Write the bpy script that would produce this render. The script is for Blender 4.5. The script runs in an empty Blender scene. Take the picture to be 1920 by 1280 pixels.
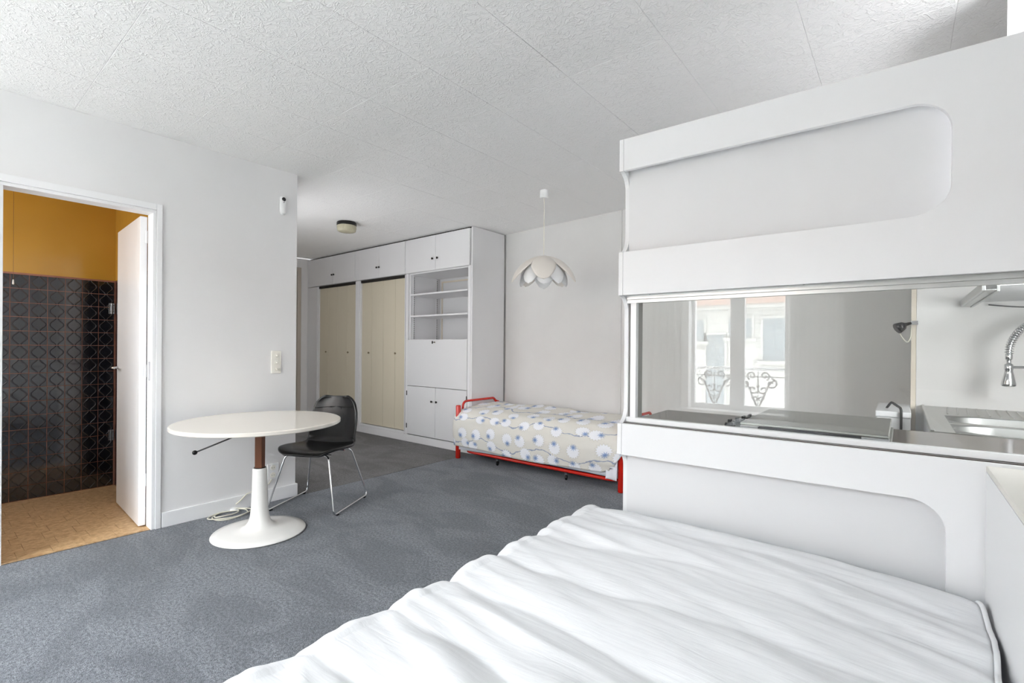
import bpy, bmesh, math, random
from math import sin, cos, pi, radians, atan2, sqrt
from mathutils import Vector, Matrix, noise
random.seed(7)
sc = bpy.context.scene
COL = sc.collection

# ------------------------------------------------------------------ camera
F_PX, YAW, ROLL, PITCH, CY = 905.75, radians(38.8965), radians(0.45667), radians(0.0948), 652.48
HC = 1.17
fw = Vector((-sin(YAW)*cos(PITCH), cos(YAW)*cos(PITCH), -sin(PITCH)))
rt = Vector((cos(YAW), sin(YAW), 0)); up = rt.cross(fw)
r2 = rt*cos(ROLL) + up*sin(ROLL); u2 = -rt*sin(ROLL) + up*cos(ROLL)
cam = bpy.data.cameras.new('camera'); cam.sensor_width = 36; cam.lens = F_PX/1920*36
cam.shift_y = (CY-640)/1920; cam.clip_start = 0.02; cam.clip_end = 200
camo = bpy.data.objects.new('camera', cam); COL.objects.link(camo)
camo.matrix_world = Matrix(((r2.x, u2.x, -fw.x, 0), (r2.y, u2.y, -fw.y, 0), (r2.z, u2.z, -fw.z, HC), (0, 0, 0, 1)))
sc.camera = camo
# ------------------------------------------------------------------ world and exposure
sc.view_settings.view_transform = 'Standard'; sc.view_settings.look = 'None'
sc.view_settings.gamma = 1; sc.view_settings.use_curve_mapping = False
sc.view_settings.exposure = 1.77
world = bpy.data.worlds.new('overcast_sky'); sc.world = world; world.use_nodes = True
wb = world.node_tree.nodes['Background']
wb.inputs[0].default_value = (0.925, 0.965, 1.02, 1); wb.inputs[1].default_value = 8.0
sc.cycles.diffuse_bounces = 6; sc.cycles.max_bounces = 12; sc.cycles.transparent_max_bounces = 12
sc.cycles.caustics_reflective = False; sc.cycles.sample_clamp_indirect = 6

WINS = [(-1.48, -0.61, 0.57, 2.28), (-3.35, -2.10, 0.57, 2.28)]   # openings of the window wall (x0, x1, z0, z1)
WY = -1.30
for x0, x1, z0, z1 in WINS:            # daylight of each window
    l = bpy.data.lights.new('window_daylight', 'AREA'); l.shape = 'RECTANGLE'
    l.size = x1-x0; l.size_y = z1-z0; l.energy = 1; l.cycles.is_portal = True
    lo = bpy.data.objects.new('window_daylight', l); COL.objects.link(lo)
    lo.location = ((x0+x1)/2, WY-0.34, (z0+z1)/2); lo.rotation_euler = (radians(90), 0, 0)

# unseen fill lights added to brighten kitchen, hallway and bathroom; no windows there
for nm, L, W_, Hh, loc_, d in (('kitchen_fill', 5.0, .5, .8, (.88, 2.16, 1.35), (-1, 0, 0)),
                          ('hallway_fill', .74, 1.4, 1.7, (-4.5, 1.90, 1.3), (0, 1, 0)),
                          ('bathroom_fill', 2.1, .8, .8, (-4.45, -.49, 1.6), (0, 1, 0))):
    l = bpy.data.lights.new(nm, 'AREA'); l.shape = 'RECTANGLE'; l.size = W_; l.size_y = Hh; l.energy = pi*W_*Hh*L; l.color = (.97, .985, 1)
    lo = bpy.data.objects.new(nm, l); COL.objects.link(lo); lo.location = loc_
    lo.rotation_euler = Vector(d).to_track_quat('-Z', 'Z').to_euler()

# ------------------------------------------------------------------ materials
def lin(c):
    c = c/255.0
    return c/12.92 if c <= .04045 else ((c+.055)/1.055)**2.4
def rgb(r, g, b): return (lin(r), lin(g), lin(b), 1)
class NT:
    def __init__(s, name):
        s.m = bpy.data.materials.new(name); s.m.use_nodes = True; s.t = s.m.node_tree
        s.n = s.t.nodes; s.b = s.n['Principled BSDF']; s.out = s.n['Material Output']
    def node(s, typ, ins=None, **kw):
        n = s.n.new(typ)
        for k, v in kw.items(): setattr(n, k, v)
        for k, v in (ins or {}).items(): s.put(n.inputs[k], v)
        return n
    def put(s, sock, v):
        if isinstance(v, bpy.types.NodeSocket): s.t.links.new(v, sock)
        elif isinstance(v, bpy.types.Node): s.t.links.new(v.outputs[0], sock)
        else: sock.default_value = v
    def math(s, op, a, b=0.0, c=None, clamp=False):
        n = s.n.new('ShaderNodeMath'); n.operation = op; n.use_clamp = clamp
        s.put(n.inputs[0], a); s.put(n.inputs[1], b)
        if c is not None: s.put(n.inputs[2], c)
        return n.outputs[0]
    def mix(s, f, a, b):
        n = s.n.new('ShaderNodeMix'); n.data_type = 'RGBA'
        s.put(n.inputs[0], f); s.put(n.inputs[6], a); s.put(n.inputs[7], b)
        return n.outputs[2]
    def smooth(s, v, e0, e1):
        n = s.n.new('ShaderNodeMapRange'); n.interpolation_type = 'SMOOTHSTEP'
        s.put(n.inputs[0], v); n.inputs[1].default_value = e0; n.inputs[2].default_value = e1
        return n.outputs[0]
    def noise(s, vec, scale, detail=3, rough=.5, dist=0):
        n = s.node('ShaderNodeTexNoise', {'Scale': scale, 'Detail': detail, 'Roughness': rough, 'Distortion': dist})
        if vec is not None: s.put(n.inputs['Vector'], vec)
        return n.outputs[0]
    def bump(s, h, strength, dist=.01):
        n = s.node('ShaderNodeBump', {'Strength': strength, 'Distance': dist, 'Height': h})
        s.put(s.b.inputs['Normal'], n.outputs[0]); return n
    def pos(s): return s.node('ShaderNodeNewGeometry').outputs['Position']
    def obj(s): return s.node('ShaderNodeTexCoord').outputs['Object']
    def uv(s): return s.node('ShaderNodeTexCoord').outputs['UV']
    def scale(s, vec, x, y, z):
        n = s.n.new('ShaderNodeVectorMath'); n.operation = 'MULTIPLY'
        s.put(n.inputs[0], vec); n.inputs[1].default_value = (x, y, z); return n.outputs[0]
def plain(name, col, rough=.5, metal=0, spec=.5, nscale=0, nstr=0, var=0.0, vscale=3, coat=0):
    s = NT(name); s.b.inputs['Roughness'].default_value = rough; s.b.inputs['Metallic'].default_value = metal
    s.b.inputs['Specular IOR Level'].default_value = spec
    s.b.inputs['Coat Weight'].default_value = coat
    if var:
        f = s.noise(s.pos(), vscale, 4, .6)
        dk = tuple(c*(1-var) for c in col[:3])+(1,); lt = tuple(min(1, c*(1+var*.6)) for c in col[:3])+(1,)
        s.put(s.b.inputs['Base Color'], s.mix(s.smooth(f, .3, .7), dk, lt))
    else: s.b.inputs['Base Color'].default_value = col
    if nscale: s.bump(s.noise(s.pos(), nscale, 3), nstr, .004)
    return s.m

M = {}
M['wall'] = plain('wall_paint', rgb(232, 231, 231), .6, nscale=60, nstr=.06, var=.02, vscale=1.2, spec=.3)
M['wall_grey'] = plain('grey_wall_paint', rgb(226, 224, 222), .6, nscale=60, nstr=.06, var=.02, spec=.3)
M['trim'] = plain('gloss_white_paint', rgb(240, 240, 241), .3, nscale=25, nstr=.04)
M['hall'] = plain('taupe_paint', rgb(190, 180, 168), .55, var=.03)
M['laminate'] = plain('white_laminate', rgb(230, 230, 231), .38, spec=.4)
M['laminate_grey'] = plain('light_grey_laminate', rgb(222, 222, 223), .42, spec=.4)
M['cab'] = plain('cabinet_paint', rgb(230, 229, 230), .42, nscale=20, nstr=.03, var=.01)
M['cab_dark'] = plain('cabinet_gap', rgb(70, 62, 54), .8)
M['beige'] = plain('beige_sliding_panel', rgb(214, 205, 184), .5, nscale=18, nstr=.03)
M['cream'] = plain('cream_trim', rgb(222, 212, 196), .5)
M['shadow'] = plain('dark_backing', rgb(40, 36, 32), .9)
M['chrome'] = plain('chrome', rgb(215, 216, 218), .12, 1)
M['steel'] = NT('brushed_steel').m
def brushed():
    s = NT('brushed_stainless'); p = s.scale(s.pos(), 4, 90, 90)
    f = s.noise(p, 3, 3); s.put(s.b.inputs['Base Color'], s.mix(f, rgb(150, 150, 146), rgb(188, 188, 184)))
    s.b.inputs['Metallic'].default_value = .9
    s.put(s.b.inputs['Roughness'], s.math('MULTIPLY_ADD', f, .15, .25)); s.bump(f, .05, .001)
    return s.m
M['steel'] = brushed()
M['bowl_steel_shaded'] = plain('satin_bowl_steel_shaded', rgb(128, 128, 126), .42, .75)  # darker than the sink top, painting in the shade inside the bowls
M['alu'] = plain('aluminium_profile', rgb(205, 206, 204), .35, .7)
M['black'] = plain('black_plastic', rgb(14, 14, 15), .25)
M['knob'] = plain('dark_bronze_knob', rgb(52, 48, 44), .3, .8)
M['brass'] = plain('aged_brass', rgb(140, 128, 104), .35, .8)
M['brown'] = plain('brown_lacquered_steel', rgb(112, 70, 48), .35, .3)
M['tabletop'] = plain('cream_laminate_top', rgb(240, 234, 224), .18, spec=.6)
M['tablebase'] = plain('white_lacquer', rgb(240, 238, 234), .22, spec=.6, nscale=30, nstr=.02)
M['red'] = plain('red_enamel', rgb(208, 32, 14), .25, spec=.6, coat=.3)
M['cotton'] = plain('white_cotton_sheet', rgb(232, 233, 240), .9, nscale=300, nstr=.05)
M['navy'] = plain('navy_ticking', rgb(38, 44, 80), .9)
M['ivory'] = plain('ivory_plastic', rgb(240, 237, 228), .35)
M['whiteplastic'] = plain('white_plastic', rgb(242, 242, 242), .3)
M['cable'] = plain('cream_cable', rgb(228, 224, 208), .4)
M['worktop'] = plain('dark_brown_laminate', rgb(66, 57, 52), .18, spec=.4, var=.08, vscale=12)
M['parapet_top'] = plain('warm_white_ledge', rgb(222, 219, 212), .5, var=.02)
M['facade'] = plain('render_facade', rgb(170, 168, 163), .9, var=.05)
M['iron'] = plain('wrought_iron', rgb(60, 60, 60), .5, .3)
M['roof'] = plain('roof_tile', rgb(150, 120, 105), .8, var=.2, vscale=9)
M['darkglass'] = plain('facade_glass', rgb(120, 128, 132), .1)
M['street'] = plain('brightened_paving', rgb(222, 220, 215), .9)  # unseen street lightened as if sunlit, to bounce light onto the ceiling
M['frost'] = plain('ribbed_opal_glass', rgb(190, 184, 160), .25)
M['pull'] = plain('pull_cord', rgb(120, 90, 50), .6)
M['grout'] = plain('rust_brown_grout', rgb(158, 108, 88), .7, nscale=120, nstr=.1, var=.15, vscale=14)
M['ochre'] = NT('ochre').m
def ochre():
    s = NT('ochre_gloss_paint'); f = s.noise(s.pos(), 3, 3)
    s.put(s.b.inputs['Base Color'], s.mix(f, rgb(186, 143, 54), rgb(200, 157, 68)))
    s.b.inputs['Roughness'].default_value = .16; s.b.inputs['Specular IOR Level'].default_value = .6
    s.bump(s.noise(s.pos(), 7, 2), .12, .01); return s.m
M['ochre'] = ochre()
def leather():
    s = NT('black_leatherette'); s.b.inputs['Base Color'].default_value = rgb(8, 8, 10)
    s.b.inputs['Roughness'].default_value = .27; s.b.inputs['Specular IOR Level'].default_value = .5
    s.bump(s.noise(s.obj(), 260, 2), .12, .001); return s.m
M['leather'] = leather()
def lampmat():
    s = NT('pendant_petal_plastic'); s.b.inputs['Base Color'].default_value = rgb(232, 226, 218); s.b.inputs['Roughness'].default_value = .4
    s.b.inputs['Subsurface Weight'].default_value = 0; return s.m
M['petal'] = lampmat()
M['petal_in'] = plain('inner_petal_plastic', rgb(238, 238, 238), .4)
def carpet(name, a, b, c):
    s = NT(name); p = s.pos()
    big = s.noise(s.scale(p, .8, 1.6, 1), 2.1, 4, .62, .8); fine = s.noise(p, 260, 2, .7); mid = s.noise(p, 75, 3, .75)
    base = s.mix(s.smooth(big, .38, .60), a, b)
    k = s.math('ADD', s.math('MULTIPLY', fine, .55), s.math('MULTIPLY', mid, .45))
    s.put(s.b.inputs['Base Color'], s.mix(s.smooth(k, .4, .62), c, base))
    s.b.inputs['Roughness'].default_value = 1; s.b.inputs['Specular IOR Level'].default_value = .1
    s.b.inputs['Sheen Weight'].default_value = .25; s.b.inputs['Sheen Roughness'].default_value = .5
    h = s.math('ADD', s.math('MULTIPLY', fine, .6), s.math('MULTIPLY', mid, .6)); s.bump(h, .9, .012); return s.m
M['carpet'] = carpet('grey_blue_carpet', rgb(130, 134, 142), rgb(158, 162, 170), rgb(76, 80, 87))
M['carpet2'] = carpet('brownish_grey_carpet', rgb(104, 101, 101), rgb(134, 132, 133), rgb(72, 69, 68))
def ceil():
    s = NT('relief_ceiling_tile'); p = s.pos(); s.b.inputs['Base Color'].default_value = rgb(247, 246, 245); s.b.inputs['Roughness'].default_value = .75
    s.b.inputs['Specular IOR Level'].default_value = .25
    w = s.node('ShaderNodeVectorMath', operation='MULTIPLY_ADD')
    n = s.node('ShaderNodeTexNoise', {'Scale': 14, 'Detail': 2}); s.put(n.inputs['Vector'], p)
    s.put(w.inputs[0], n.outputs[1]); w.inputs[1].default_value = (.09, .09, .09); s.put(w.inputs[2], p)
    v = s.noise(w.outputs[0], 20, 2, .5, .6)
    ridge = s.smooth(s.math('ABSOLUTE', s.math('SUBTRACT', v, .5)), .055, .0)
    v2 = s.noise(w.outputs[0], 48, 2, .5, .3); r3 = s.smooth(s.math('ABSOLUTE', s.math('SUBTRACT', v2, .5)), .07, .0)
    s.bump(s.math('ADD', s.math('MULTIPLY', ridge, .6), s.math('MULTIPLY', r3, .3)), .36, .012); return s.m
M['ceil'] = ceil()
def walltile():
    s = NT('glazed_black_tile'); s.b.inputs['Base Color'].default_value = rgb(22, 23, 30)
    s.b.inputs['Roughness'].default_value = .13; s.b.inputs['Specular IOR Level'].default_value = .8; s.b.inputs['Coat Weight'].default_value = .5
    x = s.node('ShaderNodeSeparateXYZ', {0: s.obj()}); Y, Z = x.outputs[1], x.outputs[2]
    wv = s.math('MULTIPLY', s.math('COSINE', s.math('MULTIPLY', Z, 2*pi/.105)), .0165)
    a = s.math('ABSOLUTE', s.math('SUBTRACT', s.math('ABSOLUTE', Y), s.math('ADD', wv, .0225)))
    s.bump(s.smooth(a, .007, .0), .7, .003); return s.m
M['tile'] = walltile()
def vinyl():
    s = NT('tan_woven_vinyl'); p = s.pos()
    g = s.noise(s.scale(p, 1, 1, 1), 30, 3, .7); st = s.noise(s.scale(p, 160, 22, 1), 1, 2); 
    k = s.math('ADD', s.math('MULTIPLY', g, .6), s.math('MULTIPLY', st, .5))
    s.put(s.b.inputs['Base Color'], s.mix(s.smooth(k, .35, .75), rgb(168, 130, 88), rgb(218, 186, 144)))
    s.b.inputs['Roughness'].default_value = .45; s.bump(st, .3, .002); return s.m
M['vinyl'] = vinyl()
def thin_glass(name, tint):
    s = NT(name); s.n.remove(s.b)
    tr = s.node('ShaderNodeBsdfTransparent', {0: tint}); gl = s.node('ShaderNodeBsdfGlossy', {'Color': (1, 1, 1, 1), 'Roughness': 0.0})
    lw = s.node('ShaderNodeLayerWeight', {'Blend': .5})
    f = s.math('MULTIPLY_ADD', s.math('POWER', lw.outputs['Facing'], 5), .96, .042)
    mx = s.node('ShaderNodeMixShader', {0: f, 1: tr.outputs[0], 2: gl.outputs[0]}); s.t.links.new(mx.outputs[0], s.out.inputs[0]); return s.m
M['glass'] = thin_glass('clear_glass', (.93, .94, .93, 1))
M['winglass'] = thin_glass('window_glass', (.97, .98, .97, 1))
def duvet():
    s = NT('white_duvet_cotton'); s.b.inputs['Base Color'].default_value = rgb(226, 227, 229); s.b.inputs['Roughness'].default_value = .9
    s.b.inputs['Sheen Weight'].default_value = .15; p = s.pos()
    f = s.noise(s.scale(p, 5, 42, 20), 1, 3, .55, .5); g = s.noise(p, 400, 2)
    s.bump(s.math('ADD', f, s.math('MULTIPLY', g, .06)), .20, .012); return s.m
M['duvet'] = duvet()
def curtain():
    s = NT('sheer_curtain'); s.b.inputs['Base Color'].default_value = rgb(225, 225, 222); s.b.inputs['Roughness'].default_value = .9; return s.m
M['curtain'] = curtain()
def floral():
    s = NT('floral_cotton'); uvn = s.uv()
    wob = s.node('ShaderNodeTexNoise', {'Scale': 9, 'Detail': 2}); s.put(wob.inputs['Vector'], uvn)
    vor = s.node('ShaderNodeTexVoronoi', {'Scale': 5.1, 'Randomness': .5}); vor.voronoi_dimensions = '2D'; s.put(vor.inputs['Vector'], uvn)
    sub = s.node('ShaderNodeVectorMath', {0: uvn, 1: vor.outputs['Position']}, operation='SUBTRACT')
    # voronoi position output is in texture space of the input vector
    xyz = s.node('ShaderNodeSeparateXYZ', {0: sub.outputs[0]}); X, Y = xyz.outputs[0], xyz.outputs[1]
    X = s.math('MULTIPLY', X, 1.18)
    rr = s.math('SQRT', s.math('ADD', s.math('MULTIPLY', X, X), s.math('MULTIPLY', Y, Y)))
    ang = s.math('ARCTAN2', Y, X)
    scal = s.math('MULTIPLY', s.math('ABSOLUTE', s.math('SINE', s.math('MULTIPLY', ang, 7.5))), .018)
    edge = s.math('ADD', rr, scal)
    cs = s.node('ShaderNodeSeparateColor', {0: vor.outputs['Color']})
    ca = s.math('MULTIPLY', cs.outputs[0], 2*pi)
    ox = s.math('MULTIPLY', s.math('COSINE', ca), .046); oy = s.math('MULTIPLY', s.math('SINE', ca), .046)
    dx = s.math('SUBTRACT', X, ox); dy = s.math('SUBTRACT', Y, oy)
    r2_ = s.math('SQRT', s.math('ADD', s.math('MULTIPLY', dx, dx), s.math('MULTIPLY', dy, dy)))
    an2 = s.math('ARCTAN2', dy, dx)
    halo = s.smooth(edge, .105, .07); flower = s.smooth(edge, .082, .078)
    spike = s.math('ADD', r2_, s.math('MULTIPLY', s.math('ABSOLUTE', s.math('SINE', s.math('MULTIPLY', an2, 4.5))), .024))
    blue = s.smooth(spike, .046, .036); bcore = s.smooth(spike, .026, .014)
    gap = s.smooth(r2_, .04, .034)
    streak = s.math('MULTIPLY', s.smooth(s.math('SINE', s.math('MULTIPLY', an2, 34)), .55, .95), s.smooth(r2_, .085, .045))
    base = s.mix(s.noise(uvn, 5, 2), rgb(220, 217, 208), rgb(231, 228, 221))
    c = s.mix(s.math('MULTIPLY', halo, .45), base, rgb(192, 189, 182))
    # stems: thin wandering blue line crossing the ground between the flowers
    ux = s.node('ShaderNodeSeparateXYZ', {0: uvn})
    wv = s.math('ADD', ux.outputs[1], s.math('MULTIPLY', s.math('SINE', s.math('MULTIPLY', ux.outputs[0], 9)), .05))
    wv = s.math('ADD', wv, s.math('MULTIPLY', wob.outputs[0], .10))
    fr = s.math('ABSOLUTE', s.math('SUBTRACT', s.math('FRACT', s.math('MULTIPLY', wv, 3.1)), .5))
    leaf = s.math('MULTIPLY', s.noise(uvn, 45, 2), .035)
    stem = s.smooth(s.math('SUBTRACT', fr, leaf), .013, -.006)
    c = s.mix(s.math('MULTIPLY', stem, .75), c, rgb(118, 136, 172))
    white = s.mix(s.math('MULTIPLY', streak, .35), rgb(240, 241, 245), rgb(205, 208, 216))
    c = s.mix(flower, c, white)
    c = s.mix(s.math('MULTIPLY', s.math('MULTIPLY', gap, s.smooth(rr, .035, .055)), .9), c, rgb(205, 204, 200))
    c = s.mix(s.math('MULTIPLY', blue, .75), c, rgb(120, 152, 200)); c = s.mix(bcore, c, rgb(64, 100, 165))
    s.put(s.b.inputs['Base Color'], c); s.b.inputs['Roughness'].default_value = .9
    s.bump(s.noise(s.pos(), 300, 2), .08, .002); return s.m
M['floral'] = floral()

# ------------------------------------------------------------------ helpers
def obj(name, bm, mat, parent=None, loc=None, smooth=False, bevel=0, rot=None, sub=0):
    me = bpy.data.meshes.new(name)
    bmesh.ops.recalc_face_normals(bm, faces=bm.faces); bm.to_mesh(me); bm.free()
    if mat is not None: me.materials.append(M[mat] if isinstance(mat, str) else mat)
    o = bpy.data.objects.new(name, me); COL.objects.link(o)
    if parent is not None: o.parent = parent
    if loc is not None: o.location = loc
    if rot is not None: o.rotation_euler = rot
    if smooth:
        for p in me.polygons: p.use_smooth = True
    if bevel:
        b = o.modifiers.new('bevel', 'BEVEL'); b.width = bevel; b.segments = 2; b.limit_method = 'ANGLE'; b.angle_limit = radians(40)
    if sub:
        b = o.modifiers.new('subd', 'SUBSURF'); b.levels = sub; b.render_levels = sub
    return o
def box(bm, x0, x1, y0, y1, z0, z1):
    vs = [bm.verts.new((x, y, z)) for x in (x0, x1) for y in (y0, y1) for z in (z0, z1)]
    for f in ((0, 1, 3, 2), (4, 6, 7, 5), (0, 4, 5, 1), (2, 3, 7, 6), (0, 2, 6, 4), (1, 5, 7, 3)): bm.faces.new([vs[i] for i in f])
    return bm
def bx(*a):
    bm = bmesh.new()
    if isinstance(a[0], (tuple, list)):
        for q in a: box(bm, *q)
    else: box(bm, *a)
    return bm
def prism(pts, lo, hi, axis):
    """extrude a 2D outline; axis 'x': pts=(y,z); 'y': (x,z); 'z': (x,y)"""
    bm = bmesh.new(); mk = {'x': lambda a, b, c: (c, a, b), 'y': lambda a, b, c: (a, c, b), 'z': lambda a, b, c: (a, b, c)}[axis]
    A = [bm.verts.new(mk(a, b, lo)) for a, b in pts]; B = [bm.verts.new(mk(a, b, hi)) for a, b in pts]
    bm.faces.new(A); bm.faces.new(B[::-1]); n = len(pts)
    for i in range(n): bm.faces.new((A[i], A[(i+1) % n], B[(i+1) % n], B[i]))
    return bm
def arc(cx, cy, rx, ry, a0, a1, n=10):
    return [(cx+rx*cos(radians(a0+(a1-a0)*i/n)), cy+ry*sin(radians(a0+(a1-a0)*i/n))) for i in range(n+1)]
def tube(bm, pts, r, n=10, closed=False):
    pts = [Vector(p) for p in pts]; rings = []; N = len(pts); prev = None
    for i, p in enumerate(pts):
        a = pts[(i-1) % N] if (i > 0 or closed) else p; b = pts[(i+1) % N] if (i < N-1 or closed) else p
        t = (b-a).normalized()
        if prev is None:
            s = t.orthogonal().normalized()
        else:
            s = (prev-t*prev.dot(t)).normalized()
        prev = s; w = t.cross(s); rr = r[i] if isinstance(r, (list, tuple)) else r
        rings.append([bm.verts.new(p+(s*cos(2*pi*k/n)+w*sin(2*pi*k/n))*rr) for k in range(n)])
    for i in range(N if closed else N-1):
        A, B = rings[i], rings[(i+1) % N]
        for k in range(n): bm.faces.new((A[k], A[(k+1) % n], B[(k+1) % n], B[k]))
    if not closed: bm.faces.new(rings[0][::-1]); bm.faces.new(rings[-1])
    return bm
def rounded(pts, rad, n=5):
    """round the corners of a 3D polyline"""
    P = [Vector(p) for p in pts]; out = [P[0]]
    for i in range(1, len(P)-1):
        a, b, c = P[i-1], P[i], P[i+1]; r = min(rad, (a-b).length*.45, (c-b).length*.45)
        s, e = b+(a-b).normalized()*r, b+(c-b).normalized()*r
        for k in range(n+1):
            t = k/n; out.append(s*(1-t)**2+b*2*t*(1-t)+e*t*t)
    out.append(P[-1]); return out
def lathe(bm, prof, n=40, cx=0, cy=0):
    rings = []
    for r, z in prof:
        if r < 1e-5: rings.append([bm.verts.new((cx, cy, z))])
        else: rings.append([bm.verts.new((cx+r*cos(2*pi*k/n), cy+r*sin(2*pi*k/n), z)) for k in range(n)])
    for A, B in zip(rings, rings[1:]):
        for k in range(n):
            if len(A) == 1 and len(B) == 1: continue
            if len(A) == 1: bm.faces.new((A[0], B[k], B[(k+1) % n]))
            elif len(B) == 1: bm.faces.new((A[k], B[0], A[(k+1) % n]))
            else: bm.faces.new((A[k], A[(k+1) % n], B[(k+1) % n], B[k]))
    return bm
def grid(bm, fn, nu, nv, uvfn=None):
    V = [[bm.verts.new(fn(i/nu, j/nv)) for j in range(nv+1)] for i in range(nu+1)]
    uvl = bm.loops.layers.uv.new('UVMap') if uvfn else None
    for i in range(nu):
        for j in range(nv):
            f = bm.faces.new((V[i][j], V[i+1][j], V[i+1][j+1], V[i][j+1]))
            if uvl:
                for lp, (a, b) in zip(f.loops, ((i, j), (i+1, j), (i+1, j+1), (i, j+1))): lp[uvl].uv = uvfn(a/nu, b/nv)
    return V
def tag(o, label=None, cat=None, group=None, kind=None):
    if label: o['label'] = label
    if cat: o['category'] = cat
    if group: o['group'] = group
    if kind: o['kind'] = kind
    return o
def empty(name, loc=(0, 0, 0), rz=0):
    o = bpy.data.objects.new(name, None); COL.objects.link(o); o.location = loc; o.rotation_euler = (0, 0, rz); o.empty_display_size = .05; return o
def thing(name, label, cat, loc=(0, 0, 0), rz=0, group=None): return tag(empty(name, loc, rz), label, cat, group)
def struct(name, label, cat, bm=None, mat=None, bevel=0, loc=None):
    o = obj(name, bm, mat, bevel=bevel, loc=loc) if bm else empty(name, loc or (0, 0, 0))
    return tag(o, label, cat, kind='structure')

H = 2.5; XL = -3.68; YC = 3.84; YE = 1.877
# ================================================================== room shell
struct('floor', 'blue-grey cut-pile carpet covering the main room floor', 'floor', prism([(XL-.0, -1.3), (.6, -1.3), (.6, 1.8), (1.0, 1.8), (1.0, 4.6), (-3.66, 4.6), (-3.66, 1.9), (XL, 1.877)], -.02, 0, 'z'), 'carpet')
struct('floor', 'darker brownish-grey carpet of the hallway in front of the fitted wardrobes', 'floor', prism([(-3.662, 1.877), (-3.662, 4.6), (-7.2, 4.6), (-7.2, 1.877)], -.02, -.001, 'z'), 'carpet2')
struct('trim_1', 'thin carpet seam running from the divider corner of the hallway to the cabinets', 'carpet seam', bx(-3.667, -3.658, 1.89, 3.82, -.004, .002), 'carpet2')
# bathroom floor with vinyl tiles
bf = struct('floor', 'tan woven-look vinyl tile floor of the bathroom', 'floor', bx(-5.12, -3.70, -.6, 1.1, -.02, -.006), 'cab_dark')
tm = None; a = .15
for i in range(10):
    for j in range(8):
        x = -3.705-.075-i*a*.95; y = 1.0-j*a*.95 + (.04 if i % 2 else 0)
        w = a*.95/2-.0008
        if tm is None:
            t = obj('tile', bx(-w, w, -w, w, -.006, 0), 'vinyl', bf, (x, y, 0)); tm = t.data
        else:
            t = bpy.data.objects.new('tile', tm); COL.objects.link(t); t.parent = bf; t.location = (x, y, 0)
# ceiling
ce = struct('ceiling', 'white ceiling clad with square relief-patterned tiles', 'ceiling', bx(-7.3, 1.1, -1.65, 4.6, H+.014, H+.1), 'wall_grey')
tw, tl = .481, .483
def cm():
    bm = bmesh.new(); w, l = tw/2-.0003, tl/2-.0003; c = .0018
    lo = [bm.verts.new((sx*(w-c), sy*(l-c), 0)) for sx, sy in ((-1, -1), (1, -1), (1, 1), (-1, 1))]
    md = [bm.verts.new((sx*w, sy*l, c*.8)) for sx, sy in ((-1, -1), (1, -1), (1, 1), (-1, 1))]
    hi = [bm.verts.new((sx*w, sy*l, .013)) for sx, sy in ((-1, -1), (1, -1), (1, 1), (-1, 1))]
    bm.faces.new(lo)
    for A, B in ((lo, md), (md, hi)):
        for k in range(4): bm.faces.new((A[k], A[(k+1) % 4], B[(k+1) % 4], B[k]))
    bm.faces.new(hi); return bm
me0 = None; rnd = random.Random(3)
for i in range(-8, 10):
    for j in range(-4, 8):
        x = -3.21+tw*(i+.5); y = .57+tl*(j+.5)
        if x > 1.0 or y > 4.3 or (y < 1.7 and x < -3.95): continue
        if me0 is None: t = obj('ceiling_tile', cm(), 'ceil', ce); me0 = t.data
        else: t = bpy.data.objects.new('ceiling_tile', me0); COL.objects.link(t); t.parent = ce
        t.location = (x, y, H+rnd.uniform(0, .0008)); t.rotation_euler = (rnd.uniform(-.001, .001), rnd.uniform(-.001, .001), 0)
# left wall with door opening
dy0, dy1, dz = .294, .945, 2.0
struct('wall_left', 'plain white wall around the bathroom doorway, ending at the hallway corner', 'wall',
       bx((XL-.1, XL, -1.3, dy0-.02, 0, H), (XL-.1, XL, dy1+.02, YE, 0, H), (XL-.1, XL, dy0-.02, dy1+.02, dz+.02, H)), 'wall')
struct('baseboard_left', 'white baseboard along the left wall and around its corner', 'baseboard',
       bx((XL+.0005, XL+.014, dy1+.056, YE+.013, 0, .095), (XL-.1, XL, YE+.0005, YE+.013, 0, .095)), 'trim', bevel=.002)
struct('wall_hall', 'side wall of the hallway hidden behind the corner', 'wall', bx(-7.16, XL-.102, YE-.11, YE-.01, 0, H), 'wall_grey')
struct('wall_end', 'narrow shadowed grey end wall of the hallway', 'wall', bx(-7.3, -7.16, YE-.1, 4.6, 0, H), 'wall_grey')
d2 = struct('door_2', 'grey door casing in the hallway end wall, at the corner by the wardrobes', 'door')
obj('door_frame', bx((-7.16, -7.145, 3.66, 3.72, 0, 2.36), (-7.16, -7.145, 2.85, 2.91, 0, 2.36), (-7.16, -7.145, 2.91, 3.66, 2.30, 2.36)), 'hall', d2, bevel=.003)
obj('leaf', bx(-7.165, -7.152, 2.915, 3.655, .01, 2.295), 'hall', d2)
# back wall slightly skewed
def bwy(x): return 4.392 + (x+3.64)*(-.0745)
struct('wall_back', 'light grey back wall behind the red day bed', 'wall', prism([(-3.64, bwy(-3.64)), (1.0, bwy(1.0)), (1.0, 4.6), (-7.2, 4.6), (-7.2, 4.41), (-3.64, 4.41)], 0, H, 'z'), 'wall_grey')
struct('trim_2', 'thin vertical conduit on the back wall beside the room divider', 'pipe', bx(-2.115, -2.10, bwy(-2.1)-.012, bwy(-2.1)-.001, 0, H-.002), 'wall_grey')
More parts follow.
